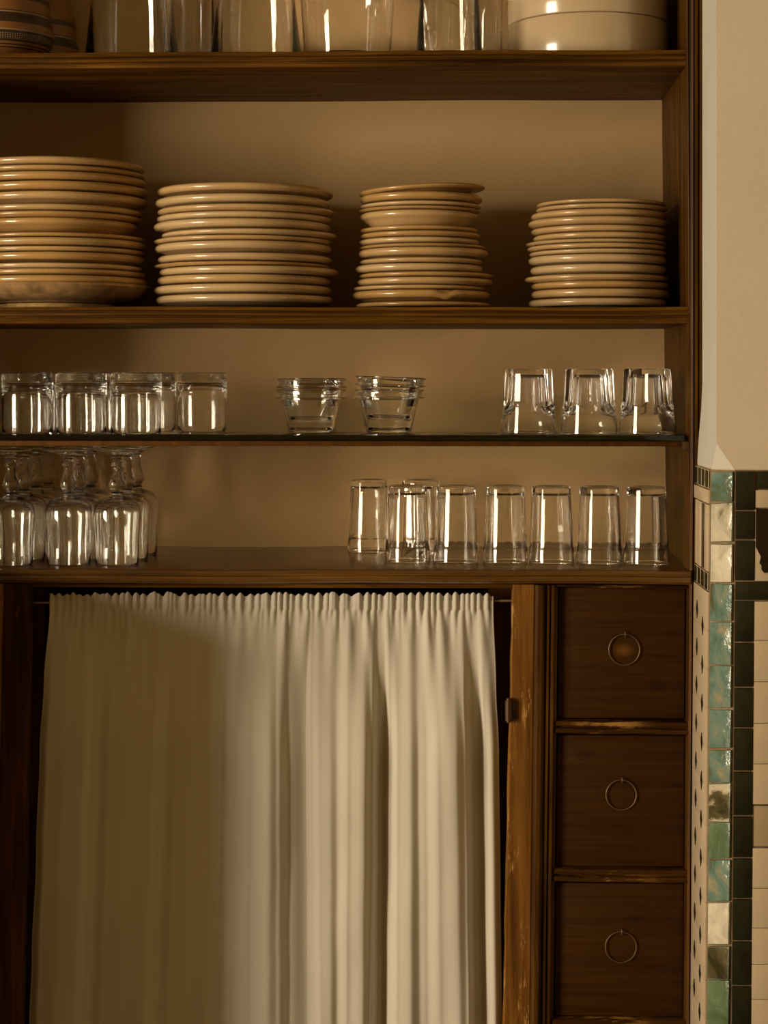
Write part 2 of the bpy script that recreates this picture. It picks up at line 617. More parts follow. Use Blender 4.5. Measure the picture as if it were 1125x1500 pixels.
# dark brown star-shaped cut tile
star = [(1107.5, 745.5), (1150, 745.5), (1150, 835), (1125, 838), (1120, 839), (1116, 834), (1116, 828), (1113, 825), (1115, 815), (1107.5, 801)]
lo = [P(px + lean(py), py, YT - 0.002) for px, py in star]
loft(bm, [lo, [p + Vector((0, -0.0035, 0)) for p in lo]], mi=1)
struct(finish('trim_3', bm, [T_DARK, T_BROWN, T_CREAM, T_TAN]))

# return face: cream field with dark inlaid lozenges and dark bands
bm = bmesh.new()


def rt_tile(y0, y1, z0, z1, mi, th):
    """y0,y1 depth (front, back); z0,z1 are survey heights on the return's front edge"""
    q = []
    for (Y, py) in ((y0, z1), (y1, z1), (y1, z0), (y0, z0)):
        zz = Z(py, pL.y, 1042)
        l = lean(py) * 0.00093
        fr = (Y - pL.y) / (0 - pL.y)
        xx = (pL.x + (xl_t - pL.x) * fr) + l
        q.append(Vector((xx, Y, zz)))
    tile(bm, q, (-1, 0, 0), th, mi, 1.0)


y_f, y_b = pL.y + 0.004, -0.004
wd = (y_b - y_f) / 4
for k in range(4):
    rt_tile(y_f + wd * k + 0.001, y_f + wd * (k + 1) - 0.001, 689, 716, 1, 0.003)
rt_tile(y_f, y_b, 718, 738, 0, 0.004)
for k in range(2):
    rt_tile(y_f + wd * 2 * k, y_f + wd * (2 * k + 1), 740, 838, 0, 0.0035)
    rt_tile(y_f + wd * (2 * k + 1) + 0.002, y_f + wd * (2 * k + 2), 740, 838, 2 if k == 0 else 0, 0.0025)
for k in range(4):
    rt_tile(y_f + wd * k + 0.001, y_f + wd * (k + 1) - 0.001, 840, 866, 1, 0.003)
py = 868
while py < 1560:
    rt_tile(y_f, y_b + rt.uniform(-0.004, 0.0), py, py + 57, 0, 0.0035)
    py += 57
py = 905
while py < 1520:
    for j, Y in enumerate((y_f + wd * 1.15, y_f + wd * 2.75)):
        pc = py + (18 if j == 0 else 0)
        zc = Z(pc, pL.y, 1042)
        l = lean(pc) * 0.00093
        fr = (Y - pL.y) / (0 - pL.y)
        xx = pL.x + (xl_t - pL.x) * fr + l - 0.0032
        lz = [Vector((xx, Y, zc - 0.0125)), Vector((xx, Y + 0.0075, zc)), Vector((xx, Y, zc + 0.0125)), Vector((xx, Y - 0.0075, zc))]
        loft(bm, [lz, [p + Vector((-0.0012, 0, 0)) for p in lz]], mi=1 if rt.random() < 0.75 else 2)
    py += 57.5
struct(finish('trim_4', bm, [T_CREAM, T_DARK, T_BROWN]))

# moulded wooden casing at the cabinet's right edge, full height
bm = bmesh.new()
prof_px = [(1010.5, 0.0), (1011, -0.006), (1014.5, -0.008), (1015.5, -0.003), (1016.5, -0.003), (1017.5, -0.010), (1021, -0.010), (1022, -0.004), (1022.8, -0.004), (1023.6, -0.009), (1027, -0.009), (1027.6, 0.0)]
front = [(X(px, 0), y) for px, y in prof_px]
rows = []
for zz, sh in ((0.0, -0.0085), (Z(860, 0), -0.002), (Z(700, 0), -0.0005), (TOP, 0.0)):
    s = sh
    rows.append([(x + s, y, zz) for x, y in front] + [(front[-1][0] + s, 0.05, zz), (front[0][0] + s, 0.05, zz)])
loft(bm, rows)
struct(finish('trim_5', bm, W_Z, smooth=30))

# ------------------------------------------------------------------ shelving
xj_f, xj_b = 1008.0, 970.5            # jamb: front and back survey columns
unit = thing('shelving_unit', 'dark wooden open shelving built into the niche above the counter', 'shelves', (0, 0, 1.0))
Z1, Z2, Z3 = Z(74.5, 0, 620), Z(449.5, 0, 620), Z(833, 0, 620)


def jamb_x(py, Y):
    f = X(1004.5 + (py - 90) * 0.010, 0)
    b = X(970 + (py - 150) * 0.009, YB)
    return f + (b - f) * (Y / YB)


bm = bmesh.new()
pts = []
for py in (835, 75, -250):
    z = Z(py, 0)
    pts.append([(jamb_x(py, 0), 0.0, z), (X(1011, 0), 0.0, z), (X(1011, 0) + 0.01, YB, z), (jamb_x(py, YB), YB, z)])
loft(bm, pts)
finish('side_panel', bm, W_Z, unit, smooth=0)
# bead along the front edge of the jamb
bm = bmesh.new()
rows = []
for py in (831, 460, 75, -250):
    z = Z(py, 0)
    x0 = jamb_x(py, 0)
    x1 = X(1010.6, 0)
    rows.append([(x0 - 0.0005, 0.001, z), (x0 + (x1 - x0) * 0.1, -0.005, z), (x0 + (x1 - x0) * 0.45, -0.006, z), (x0 + (x1 - x0) * 0.5, -0.002, z), (x0 + (x1 - x0) * 0.6, -0.002, z), (x0 + (x1 - x0) * 0.66, -0.005, z), (x1 - 0.0003, -0.005, z), (x1 - 0.0003, 0.001, z)])
loft(bm, rows)
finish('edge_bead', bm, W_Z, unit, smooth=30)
# left jamb, beyond the picture's edge
bm = bmesh.new()
box(bm, XL, XL + 0.03, 0, YB, Z3 + 0.0016, 2.1)
finish('side_panel', bm, W_Z, unit, smooth=0)


def shelf_board(name, ztop, th, grooves, proud=0.0, py=100, seg=46):
    """board with a moulded front edge; slightly wavy like an old hand-planed shelf"""
    bm = bmesh.new()
    rows = []
    rr = random.Random(int(ztop * 100))
    for i in range(seg + 1):
        t = i / seg
        sag = 0.0006 * math.sin(t * 7.1 + ztop * 9) + 0.0004 * math.sin(t * 19)
        tilt = (t - 0.62) * 0.002
        row = []
        zt_ = ztop + sag + tilt * 0
        for (y, dz) in grooves:
            row.append((y, zt_ + dz))
        row += [(YB, zt_ - th), (YB, zt_)]
        full = []
        for (y, z) in row:
            xx_r = jamb_x(py, max(y, 0)) - 0.0004
            xx_l = XL + 0.03
            full.append((xx_l + (xx_r - xx_l) * t, y, z))
        rows.append(full)
    loft(bm, rows)
    return finish(name, bm, W_X, unit, smooth=28)


def lip(th, steps):
    """front edge outline from the top edge down"""
    out = [(0.004, 0.0)]
    for (f, y) in steps:
        out.append((y, -th * f))
    out.append((0.003, -th))
    return out


th1 = Z1 - Z(98, 0)
shelf_board('shelf', Z1, th1, lip(th1, [(0.02, -0.002), (0.30, -0.004), (0.36, 0.001), (0.42, 0.001), (0.46, -0.003), (0.62, -0.003), (0.66, 0.001), (0.70, 0.001), (0.76, -0.002), (0.97, -0.001)]), py=100)
th2 = Z2 - Z(474, 0)
shelf_board('shelf', Z2, th2, lip(th2, [(0.02, -0.004), (0.22, -0.006), (0.27, 0.000), (0.32, 0.000), (0.36, -0.005), (0.52, -0.005), (0.56, 0.000), (0.61, 0.000), (0.66, -0.003), (0.80, -0.002), (0.98, 0.0)]), py=460)
# shelf above the picture
bm = bmesh.new()
box(bm, XL + 0.03, jamb_x(-250, YB), 0.0, YB, 2.06, 2.085)
finish('shelf', bm, W_X, unit)
# wooden rail and side cleat that carry the glass
ZG = Z(637.5, 0.004)                    # glass top
TG = 0.0085
bm = bmesh.new()
box(bm, XL + 0.03, jamb_x(640, 0.03) - 0.0005, 0.016, 0.030, ZG - TG - 0.0075, ZG - TG - 0.0002, bevel=0.001)
finish('shelf_rail', bm, W_DARK, unit)
bm = bmesh.new()
xk = jamb_x(650, 0.1)
box(bm, xk - 0.012, xk + 0.012, 0.004, 0.014, ZG - TG - 0.012, ZG - TG - 0.0002, bevel=0.001)
finish('shelf_bracket', bm, HINGE_M, unit)
bm = bmesh.new()
box(bm, jamb_x(650, YB) - 0.012, jamb_x(650, YB) - 0.0006, YB - 0.06, YB - 0.002, ZG - TG - 0.012, ZG - TG - 0.0002, bevel=0.001)
finish('shelf_bracket', bm, HINGE_M, unit)

# glass shelf
bm = bmesh.new()
box(bm, XL + 0.032, jamb_x(640, 0.012) - 0.006, 0.004, YB - 0.002, ZG - TG, ZG, bevel=0.0012)
tag(finish('glass_shelf', bm, GLASS_SHELF, None), 'long greenish glass shelf pane spanning the niche below the plates', 'shelf')

# ------------------------------------------------------------------ countertop
bm = bmesh.new()
thc = Z3 - Z(854, 0)
rows = []
for i in range(47):
    t = i / 46
    sag = 0.0007 * math.sin(t * 9 + 1) + 0.0005 * math.sin(t * 23)
    row = []
    for (y, f) in [(-0.012, 0.0), (-0.0155, -0.06), (-0.0155, -0.30), (-0.0115, -0.35), (-0.0115, -0.42), (-0.0140, -0.47), (-0.0140, -0.66), (-0.009, -0.72), (-0.009, -0.80), (-0.011, -0.84), (-0.007, -1.0)]:
        row.append((y, Z3 + sag + f * thc))
    row += [(YB, Z3 + sag - thc), (YB, Z3 + sag)]
    full = []
    for (y, z) in row:
        xr_ = (X(1010, 0)) if y < 0 else jamb_x(835, y) - 0.0003
        full.append(((XL + 0.002) + (xr_ - (XL + 0.002)) * t, y, z))
    rows.append(full)
loft(bm, rows)
tag(finish('countertop', bm, W_COUNTER, None, smooth=28), 'varnished wooden countertop with moulded front edge above curtain and drawers', 'worktop')

# ------------------------------------------------------------------ lower cabinet
low = thing('cabinet', 'dark wooden lower cabinet with three square drawers and curtained opening', 'cabinet', (0, 0, 0.0))
ZC = Z3 - thc - 0.0018


def kx(px):
    """how far the old frame leans, in survey columns per row"""
    t = min(1, max(0, px / 1010.0))
    return 0.022 - 0.014 * t


def lx(px, py):
    return px - kx(px) * (py - 855)


def upright(bm, prof, y_back, py0=852, py1=1775, mi=0):
    """vertical moulding: prof = [(column, depth)] across its face from left to right"""
    rows = []
    for py in (py1, (py0 + py1) / 2, py0):
        z = min(Z(py, 0), ZC)
        row = [(X(lx(px, py), 0), y, z) for px, y in prof]
        row += [(row[-1][0], y_back, z), (row[0][0], y_back, z)]
        rows.append(row)
    loft(bm, rows, mi=mi)


# worn stile beside the curtain, with hinge pin
bm = bmesh.new()
rows = []
rr = random.Random(5)
for i in range(25):
    py = 852 + (1775 - 852) * (1 - i / 24)
    z = min(Z(py, 0), ZC)
    xa = X(751 - 0.022 * (py - 855) + rr.uniform(-0.9, 0.9), 0)
    xb = X(lx(783, py), 0)
    rows.append([(xa, 0.001, z), (xa + 0.002, -0.001, z), (xb - 0.001, -0.001, z), (xb, 0.0, z), (xb, 0.022, z), (xa, 0.022, z)])
loft(bm, rows)
finish('stile', bm, W_PLANK, low, smooth=30)
bm = bmesh.new()
upright(bm, [(783.2, -0.001), (784.5, -0.007), (788, -0.010), (794, -0.010), (798, -0.007), (799.5, -0.002), (801, -0.002), (802, -0.009), (804.5, -0.009), (805.5, -0.003), (806.5, -0.003), (807.5, -0.008), (811.5, -0.008), (813, -0.003), (817.2, -0.001)], 0.03)
finish('moulding', bm, W_Z, low, smooth=30)
# hinge on the worn stile
bm = bmesh.new()
hx = X(745, -0.004)
tube(bm, [(hx, -0.006, Z(1054, 0)), (hx, -0.006, Z(1024, 0))], 0.0050, seg=14)
tube(bm, [(hx, -0.006, Z(1024, 0)), (hx, -0.006, Z(1021, 0))], 0.0034, seg=14)
tube(bm, [(hx, -0.006, Z(1056.5, 0)), (hx, -0.006, Z(1054, 0))], 0.0030, seg=14)
box(bm, hx, hx + 0.012, -0.003, -0.0005, Z(1052, 0), Z(1026, 0))
finish('hinge', bm, HINGE_M, low)
# left stile and its moulding
bm = bmesh.new()
upright(bm, [(6, 0.0), (8, -0.001), (43, -0.001), (45, 0.001)], 0.022)
finish('stile', bm, W_Z, low, smooth=30)
bm = bmesh.new()
upright(bm, [(-28, -0.003), (-24, -0.009), (-15, -0.009), (-14, -0.003), (-12, -0.003), (-10, -0.010), (0, -0.010), (4.5, -0.006), (5.8, -0.001)], 0.03)
finish('moulding', bm, W_PLANK, low, smooth=30)
# panel further left, outside the picture
bm = bmesh.new()
box(bm, XL + 0.002, X(-50, 0), 0.0, 0.022, 0.02, ZC)
finish('panel', bm, W_Z, low)
# head rail above the curtain
bm = bmesh.new()
zb_ = Z(862, 0)
box(bm, X(44.5, 0), X(751, 0), 0.004, 0.020, zb_, ZC)
finish('rail', bm, W_X, low)
# inner carcass behind the curtain
bm = bmesh.new()
box(bm, X(-50, 0), X(806, 0), 0.29, 0.305, 0.02, ZC)
box(bm, X(-10, 0), X(5, 0), 0.023, 0.29, 0.02, ZC)
box(bm, X(790, 0), X(806, 0), 0.031, 0.29, 0.02, ZC)
box(bm, X(5, 0), X(790, 0), 0.031, 0.29, 0.02, 0.04)
finish('carcass', bm, W_DARK, low)
# inner posts just behind the edges of the opening
for xa_, xb_ in ((6, 66), (716, 789)):
    bm = bmesh.new()
    box(bm, X(xa_, 0.06), X(xb_, 0.06), 0.058, 0.085, 0.045, ZC)
    finish('inner_post', bm, W_DARK, low)
# right stile with bead
bm = bmesh.new()
upright(bm, [(1006.5, 0.003), (1007.2, -0.002), (1010.5, -0.0025)], 0.03)
finish('stile', bm, W_Z, low, smooth=30)


def rail(py0, py1, n):
    bm = bmesh.new()
    rows = []
    for i in range(25):
        t = i / 24
        pl, pr = lx(815.5, py0), lx(1008.5, py0)
        px = pl + (pr - pl) * t
        x = X(px, 0)
        dz = 0.0004 * math.sin(t * 11 + n) - 0.0012 * (t - 0.5)
        za_, zb2 = min(Z(py0, 0), ZC), Z(py1, 0)
        h = za_ - zb2
        rows.append([(x, y, za_ - h * f + (dz if f > 0 or py0 > 900 else 0)) for y, f in [(0.004, 0.0), (-0.004, 0.08), (-0.006, 0.22), (-0.006, 0.36), (-0.001, 0.42), (-0.001, 0.50), (-0.006, 0.56), (-0.007, 0.82), (0.0, 0.93), (0.004, 1.0), (0.03, 1.0), (0.03, 0.0)]])
    loft(bm, rows)
    finish('rail', bm, W_RAIL, low, smooth=30)


rail(853, 859.5, 0)
rail(1054, 1075.5, 1)
rail(1269.5, 1292, 2)
rail(1489, 1512, 3)

ring_px = [(914.5, 952, 22.5), (910, 1165, 22), (909.5, 1388, 22.5)]
for k, (xa, xb, ya, yb) in enumerate([(818, 1006, 860, 1052), (818.5, 1006.8, 1077, 1268.5), (818, 1007, 1293.5, 1487.5)]):
    bm = bmesh.new()
    c = []
    for Y in (0.004, 0.20):
        pass
    q = [(X(lx(xa, yb) + 1.2, 0), Z(yb, 0)), (X(lx(xb, yb) - 1.2, 0), Z(yb, 0)), (X(lx(xb, ya) - 1.2, 0), Z(ya, 0)), (X(lx(xa, ya) + 1.2, 0), Z(ya, 0))]
    fr = [(x, 0.004, z) for x, z in q]
    bk = [(x, 0.22, z) for x, z in q]
    hexa(bm, [fr[0], fr[1], bk[1], bk[0], fr[3], fr[2], bk[2], bk[3]], 0, bevel=0.0014)
    dr = finish('drawer', bm, W_DRAWER, low)
    rx, ry, rad = ring_px[k]
    c = P(rx, ry, 0.0)
    R = rad * 0.962e-3
    bm = bmesh.new()
    tube(bm, [(c.x + R * math.cos(a), 0.0015, c.z + R * math.sin(a)) for a in [2 * PI * i / 48 for i in range(48)]], 0.00075, seg=8, closed=True)
    # staple that holds the ring at its top
    tube(bm, [(c.x + 0.001, 0.006, c.z + R - 0.004), (c.x + 0.001, -0.001, c.z + R - 0.003), (c.x + 0.001, -0.002, c.z + R), (c.x + 0.001, -0.001, c.z + R + 0.003), (c.x + 0.001, 0.006, c.z + R + 0.004)], 0.0008, seg=8)
    rp = finish('ring_pull', bm, IRON, dr)
    rp['label'] = 'thin metal ring pull'

# ------------------------------------------------------------------ curtain rod and curtain
ROD_Y = 0.034
bm = bmesh.new()
tube(bm, [P(38, 883, ROD_Y), P(300, 881.5, ROD_Y), P(756, 880, ROD_Y)], 0.0019, seg=12)
tag(finish('curtain_rod', bm, RODM, None), 'thin metal curtain rod across the top of the cabinet opening', 'rod')

H_PTS = [(40, 0), (52, 10), (80, 15), (105, 16), (120, 9), (131, 6), (146, 12), (175, 16), (208, 18), (222, 13), (231, 9), (247, 14), (270, 17), (300, 19), (312, 13), (321, 9), (334, 16), (360, 22), (388, 31), (402, 25),
         (420, 12), (446, 3), (453, 20), (466, 27), (480, 28), (491, 25), (508, 33), (530, 38), (542, 31), (554, 9), (564, 3), (570, 19), (582, 28), (600, 30), (614, 24), (624, 25), (645, 33), (670, 38), (684, 32), (697, 8), (709, 2), (715, 16), (724, 20), (735, 13)]


def interp(pts, x):
    if x <= pts[0][0]:
        return pts[0][1]
    for (a, va), (b, vb) in zip(pts, pts[1:]):
        if x <= b:
            t = (x - a) / (b - a)
            t = t * t * (3 - 2 * t)
            return va + (vb - va) * t
    return pts[-1][1]


rc = random.Random(11)
pleats, mids = [], []
u = 40.0
while u < 738:
    pleats.append((u, rc.uniform(0.45, 1.0), rc.uniform(0.02, 0.13)))
    u += rc.uniform(6.5, 14)
u = 44.0
while u < 735:
    mids.append((u, rc.uniform(0.3, 1.0) * (0.45 if u < 330 else 1.0), rc.uniform(0.12, 0.5), rc.uniform(-9, 9)))
    u += rc.uniform(18, 34)
EDGE_L = [(855, 74), (890, 73), (1000, 65), (1100, 59), (1250, 53), (1400, 46), (1500, 42), (1800, 34)]
EDGE_R = [(855, 723), (890, 723), (1000, 727), (1100, 731), (1300, 733), (1500, 735), (1800, 738)]


def curtain_point(u, py):
    v = max(0.0, (py - 893) / (1500 - 893))
    l, r = interp(EDGE_L, py), interp(EDGE_R, py)
    # how the lower folds drift sideways
    drift = (v - 0.6) * 12 * math.exp(-((u - 455) / 60) ** 2) + 4 * math.sin(u * 0.021) * (v - 0.6)
    px = l + (r - l) * (u - 40) / 695.0 + drift * min(1, v * 3)
    t = min(1.0, max(0.0, v / 0.42))
    h = interp(H_PTS, u) * (1.0 + 0.25 * min(1, max(0, (u - 380) / 40))) * (t * t * (3 - 2 * t)) * (0.92 + 0.08 * math.sin(u * 0.05 + v * 3))
    # tucks at the rod, each running down a different length and merging into the broad folds
    g = 0.0
    for (pu, amp, ln) in pleats:
        d = (u - pu) / (3.4 + 10 * min(0.5, v))
        if abs(d) < 3:
            g += amp * math.exp(-d * d) * max(0.0, 1 - v / ln) ** 1.6
    m_ = 0.0
    for (pu, amp, ln, sk) in mids:
        d = (u - pu - sk * v * 2) / (7.0 + 16 * min(0.6, v))
        if abs(d) < 3:
            m_ += amp * math.exp(-d * d) * max(0.0, 1 - v / ln) ** 1.2
    h += g * 4.5 + m_ * (9.5 if u > 400 else 7.0) * min(1.0, v / 0.05)
    # soft wrinkles
    h += 0.7 * math.sin(u * 0.06 + v * 9) * math.sin(v * 8 + u * 0.02) * min(1, v * 3)
    y = 0.029 + 0.017 * min(1, v * 2.5) - h * 0.00098
    if py < 893:
        # rod pocket and ruffle heading above it
        s = (893 - py) / 38.0
        h2 = 0.0
        for (pu, amp, ln) in pleats:
            d = (u - pu - 2 * math.sin(pu)) / 3.3
            if abs(d) < 3:
                h2 += amp * math.exp(-d * d)
        pocket = math.exp(-((py - 881) / 6.0) ** 2)
        y = 0.029 - h2 * (0.0050 + 0.006 * max(0, s - 0.45)) + pocket * -0.0022
    return px, y


bm = bmesh.new()
NU = 640
ys_ = [866 + i * 2.2 for i in range(13)] + [895, 898, 902, 907, 913] + [920 + i * 11 for i in range(54)] + [1520 + i * 28 for i in range(8)]
rows = []
for j, py in enumerate(ys_):
    row = []
    for i in range(NU + 1):
        u = 40 + 695.0 * i / NU
        px, y = curtain_point(u, py)
        pz = py
        if py < 884:
            # uneven ruffle top
            f = (884 - py) / 18.0
            hh = 0.0
            for (pu, amp, ln) in pleats:
                d = (u - pu - 2 * math.sin(pu)) / 3.6
                if abs(d) < 3:
                    hh += amp * math.exp(-d * d)
            pz = 884 - f * (10.5 + 7.0 * min(1.1, hh))
        row.append(bm.verts.new(P(px, pz, y)))
    rows.append(row)
for A_, B_ in zip(rows, rows[1:]):
    for i in range(NU):
        bm.faces.new((A_[i], B_[i], B_[i + 1], A_[i + 1]))
cur = finish('curtain', bm, LINEN, None, smooth=180)
sd = cur.modifiers.new('cloth thickness', 'SOLIDIFY')
sd.thickness = 0.0011
sd.offset = 1
tag(cur, 'gathered off-white linen curtain hanging in the cabinet opening left of drawers', 'curtain')

# ------------------------------------------------------------------ plates
ORD = ['top', 'second', 'third', 'fourth', 'fifth', 'sixth', 'seventh', 'eighth', 'ninth', 'tenth', 'eleventh', 'twelfth', 'thirteenth', 'fourteenth', 'fifteenth', 'sixteenth', 'seventeenth', 'eighteenth']


def plate_mesh(R, h, gap, well, chip=None):
    e = min(0.0112, gap * 0.82, gap - 0.0011)
    deep = gap > 0.0155
    pr = [(0, 0.0025), (0.46 * R, 0.0025), (0.48 * R, 0.0), (0.53 * R, 0.0), (0.55 * R, min(0.003, h * 0.2))]
    if deep:
        pr += [(0.72 * R, h * 0.26), (max(R - 0.030, 0.79 * R), max(h * 0.28, h - gap * 0.97)), (R - 0.016, h - gap * 0.86), (R - 0.008, h - max(e, gap * 0.60))]
    else:
        pr += [(0.70 * R, h * 0.28), (max(R - 0.030, 0.79 * R), max(h * 0.42, h - min(e + 0.0045, gap - 0.0010))), (R - 0.012, max(h * 0.5, h - min(e + 0.0012, gap - 0.0008)))]
    pr += [(R - 0.0062, h - e), (R - 0.0028, h - e * 0.88), (R - 0.0006, h - e * 0.66), (R, h - e * 0.46), (R - 0.0008, h - e * 0.22), (R - 0.003, h - e * 0.05), (R - 0.0052, h), (R - 0.0085, h - 0.0006), (R - 0.014, h - 0.003)]
    pr.append((0.72 * R, max(h * 0.24 + 0.0010, well + 0.0002)))
    pr += [(0.62 * R, well), (0, well)]
    bm = bmesh.new()
    lathe(bm, pr, 96)
    if chip is not None:
        for v in bm.verts:
            a = math.degrees(math.atan2(v.co.y, v.co.x)) % 360
            r = math.hypot(v.co.x, v.co.y)
            d = abs((a - chip + 180) % 360 - 180)
            if d < 8 and r > R - 0.008 and v.co.z > h - e * 0.9:
                v.co.z -= 0.0042 * (1 - (d / 8) ** 2)
                v.co.x *= 0.985
                v.co.y *= 0.985
    return bm


def stack(name, where, group, Yc, rows, mats, z_shelf, bottom_h=None, seed=0):
    r_ = random.Random(seed)
    info = []
    for (xl, xr_, yt) in rows:
        cx = X((xl + xr_) / 2, Yc)
        R = (X(xr_, Yc) - X(xl, Yc)) / 2 * 0.998
        info.append([cx, R, Z(yt, Yc - R, (xl + xr_) / 2)])
    n = len(info)
    gaps = [info[i][2] - info[i + 1][2] for i in range(n - 1)]
    gaps.append(max(0.008, info[-1][2] - z_shelf))
    hs = [max(0.021, g + 0.009) for g in gaps]
    hs[-1] = info[-1][2] - z_shelf - 0.0002
    bases = [0.0] * n
    bases[-1] = z_shelf + 0.0002
    for i in range(n - 2, -1, -1):
        bases[i] = max(info[i][2] - hs[i], bases[i + 1] + 0.0035)
        hs[i] = info[i][2] - bases[i]
    for i in range(n):
        cx, R, zr = info[i]
        well = (bases[i - 1] - bases[i] - 0.0003) if i > 0 else 0.006
        well = max(0.003, well)
        bm = plate_mesh(R, hs[i], gaps[i], well, chip=291 if name == 'c' and i == 15 else None)
        yy = Yc + r_.uniform(-0.004, 0.004)
        o = finish('plate', bm, mats[r_.randrange(len(mats))], None, loc=(cx, yy, bases[i]), smooth=60)
        tl = r_.uniform(-0.0015, 0.0015)
        if name == 'c' and i == 0:
            tl = -0.052
            o.location.z += 0.003
        if name == 'b' and i == 0:
            tl = 0.005
            o.location.z += 0.0009
        o.rotation_euler = (r_.uniform(-0.002, 0.002), tl, 0)
        pos = 'top plate of' if i == 0 else ('%s plate from the top of' % ORD[i] if i < n - 1 else 'bottom plate of')
        extra = {('c', 15): 'chipped ', ('c', 0): 'tilted ', ('c', 4): 'deep '}.get((name, i), '')
        tag(o, '%scream glazed %s the %s' % (extra, pos, where), 'plate', group)
    return info, bases


ZS2 = Z2 + 0.0011
rows1 = [(-45, 211, 228), (-46, 211, 240.5), (-44, 213, 250), (-43, 216, 264), (-44, 215, 279), (-42, 208, 298), (-46, 207, 308), (-40, 200, 317.5), (-44, 213, 339), (-46, 213, 346.5), (-44, 211, 359), (-46, 211, 367.5), (-44, 208, 384), (-46, 212, 392.5), (-48, 216, 402.6)]
rows2 = [(230, 488, 266.5), (228.4, 483, 282.7), (232, 490.7, 297.7), (230, 486, 308), (226, 484, 318.8), (237.5, 494.4, 333.9), (225.6, 486.7, 343), (228.4, 485.8, 351.8), (232, 486.7, 369.4), (226, 484, 381.4), (234, 496.4, 387.9), (230, 484, 400.7), (226, 485.8, 414.9), (230, 487.3, 430)]
rows3 = [(527, 712, 271), (527, 707, 279.6), (527, 705, 292.8), (525, 703.6, 300), (527, 700, 306), (527, 700, 328.8), (528, 703.6, 337), (526, 702, 345.6), (526, 713, 355), (525, 715.6, 361), (527, 707, 376), (520, 707, 384.5), (526, 721.6, 397), (523, 722, 404.6), (517, 710, 416.4), (516, 718, 423.6), (521, 719, 441)]
rows4 = [(786, 975, 289.8), (785, 977, 296.9), (778, 977, 304.5), (773.6, 978, 316), (778, 976, 328), (781, 976, 338.7), (770, 976, 348.5), (772, 975.5, 354.8), (774.7, 976, 363.7), (773.6, 976.6, 371), (776.4, 976, 386), (768, 978, 400.8), (778, 980, 410.5), (778, 980, 422), (774, 976, 436)]
MA = [PLATE_A, PLATE_A, PLATE_B, PLATE_C]

# big brown basin at the bottom of the leftmost stack
Yb = 0.150
bx = X(83, Yb)
Rb = (X(222, Yb) - X(-55, Yb)) / 2
zr_b = Z(412, Yb - Rb, 83)
hb = zr_b - ZS2 - 0.0002
bas = thing('basin', 'brown glazed clay basin under the leftmost stack of plates', 'basin', (bx, Yb, ZS2 + 0.0002))
bm = bmesh.new()
fh = 0.0075
lathe(bm, [(0, fh), (0.55 * Rb, fh), (0.80 * Rb, fh + 0.004), (0.93 * Rb, fh + 0.012), (Rb - 0.002, hb - 0.007), (Rb, hb - 0.004), (Rb - 0.002, hb - 0.0005), (Rb - 0.005, hb), (Rb - 0.009, hb - 0.002), (0.90 * Rb, hb - 0.012), (0.6 * Rb, fh + 0.0055), (0, fh + 0.0055)], 96)
finish('bowl', bm, BASIN_M, bas, loc=(0, 0, 0))
bm = bmesh.new()
lathe(bm, [(0, 0.0), (0.60 * Rb, 0.0), (0.615 * Rb, 0.002), (0.60 * Rb, fh - 0.0003), (0, fh - 0.0003)], 64)
ft_ = finish('foot', bm, BASIN_FOOT, bas, loc=(0, 0, 0))
ft_['label'] = 'pale worn foot ring'

stack('a', 'tall leftmost stack above the basin', 'plates in the leftmost stack', 0.150, rows1, MA, zr_b - 0.012, seed=1)
stack('b', 'wide second stack from the left', 'plates in the second stack', 0.150, rows2, MA + [PLATE_B], ZS2, seed=2)
stack('c', 'narrow third stack from the left', 'plates in the third stack', 0.140, rows3, MA + [PLATE_C], ZS2, seed=3)
stack('d', 'rightmost stack beside the wooden jamb', 'plates in the rightmost stack', 0.140, rows4, MA, ZS2, seed=4)


# ------------------------------------------------------------------ glassware (all stand upside down)
def facet(n, amount, z_lo, z_hi, arch, rmin, step=0.0015):
    """outer wall cut into n flat panels above z_lo (arched lower ends), round below"""
    def mod(a, r, z):
        if r < rmin:
            return 1.0
        s = (a / (2 * PI) * n) % 1.0
        c = abs(s - 0.5) * 2              # 1 on a panel edge, 0 at its middle
        zl = z_lo + arch * c * c
        t = min(1.0, max(0.0, (z - zl) / step))
        flat = math.cos(PI / n) / math.cos((s - 0.5) * 2 * PI / n)
        k = 1 - amount * (1 - flat) / (1 - math.cos(PI / n)) * (1 - math.cos(PI / n))
        return 1.0 + (k - 1.0) * t
    return mod


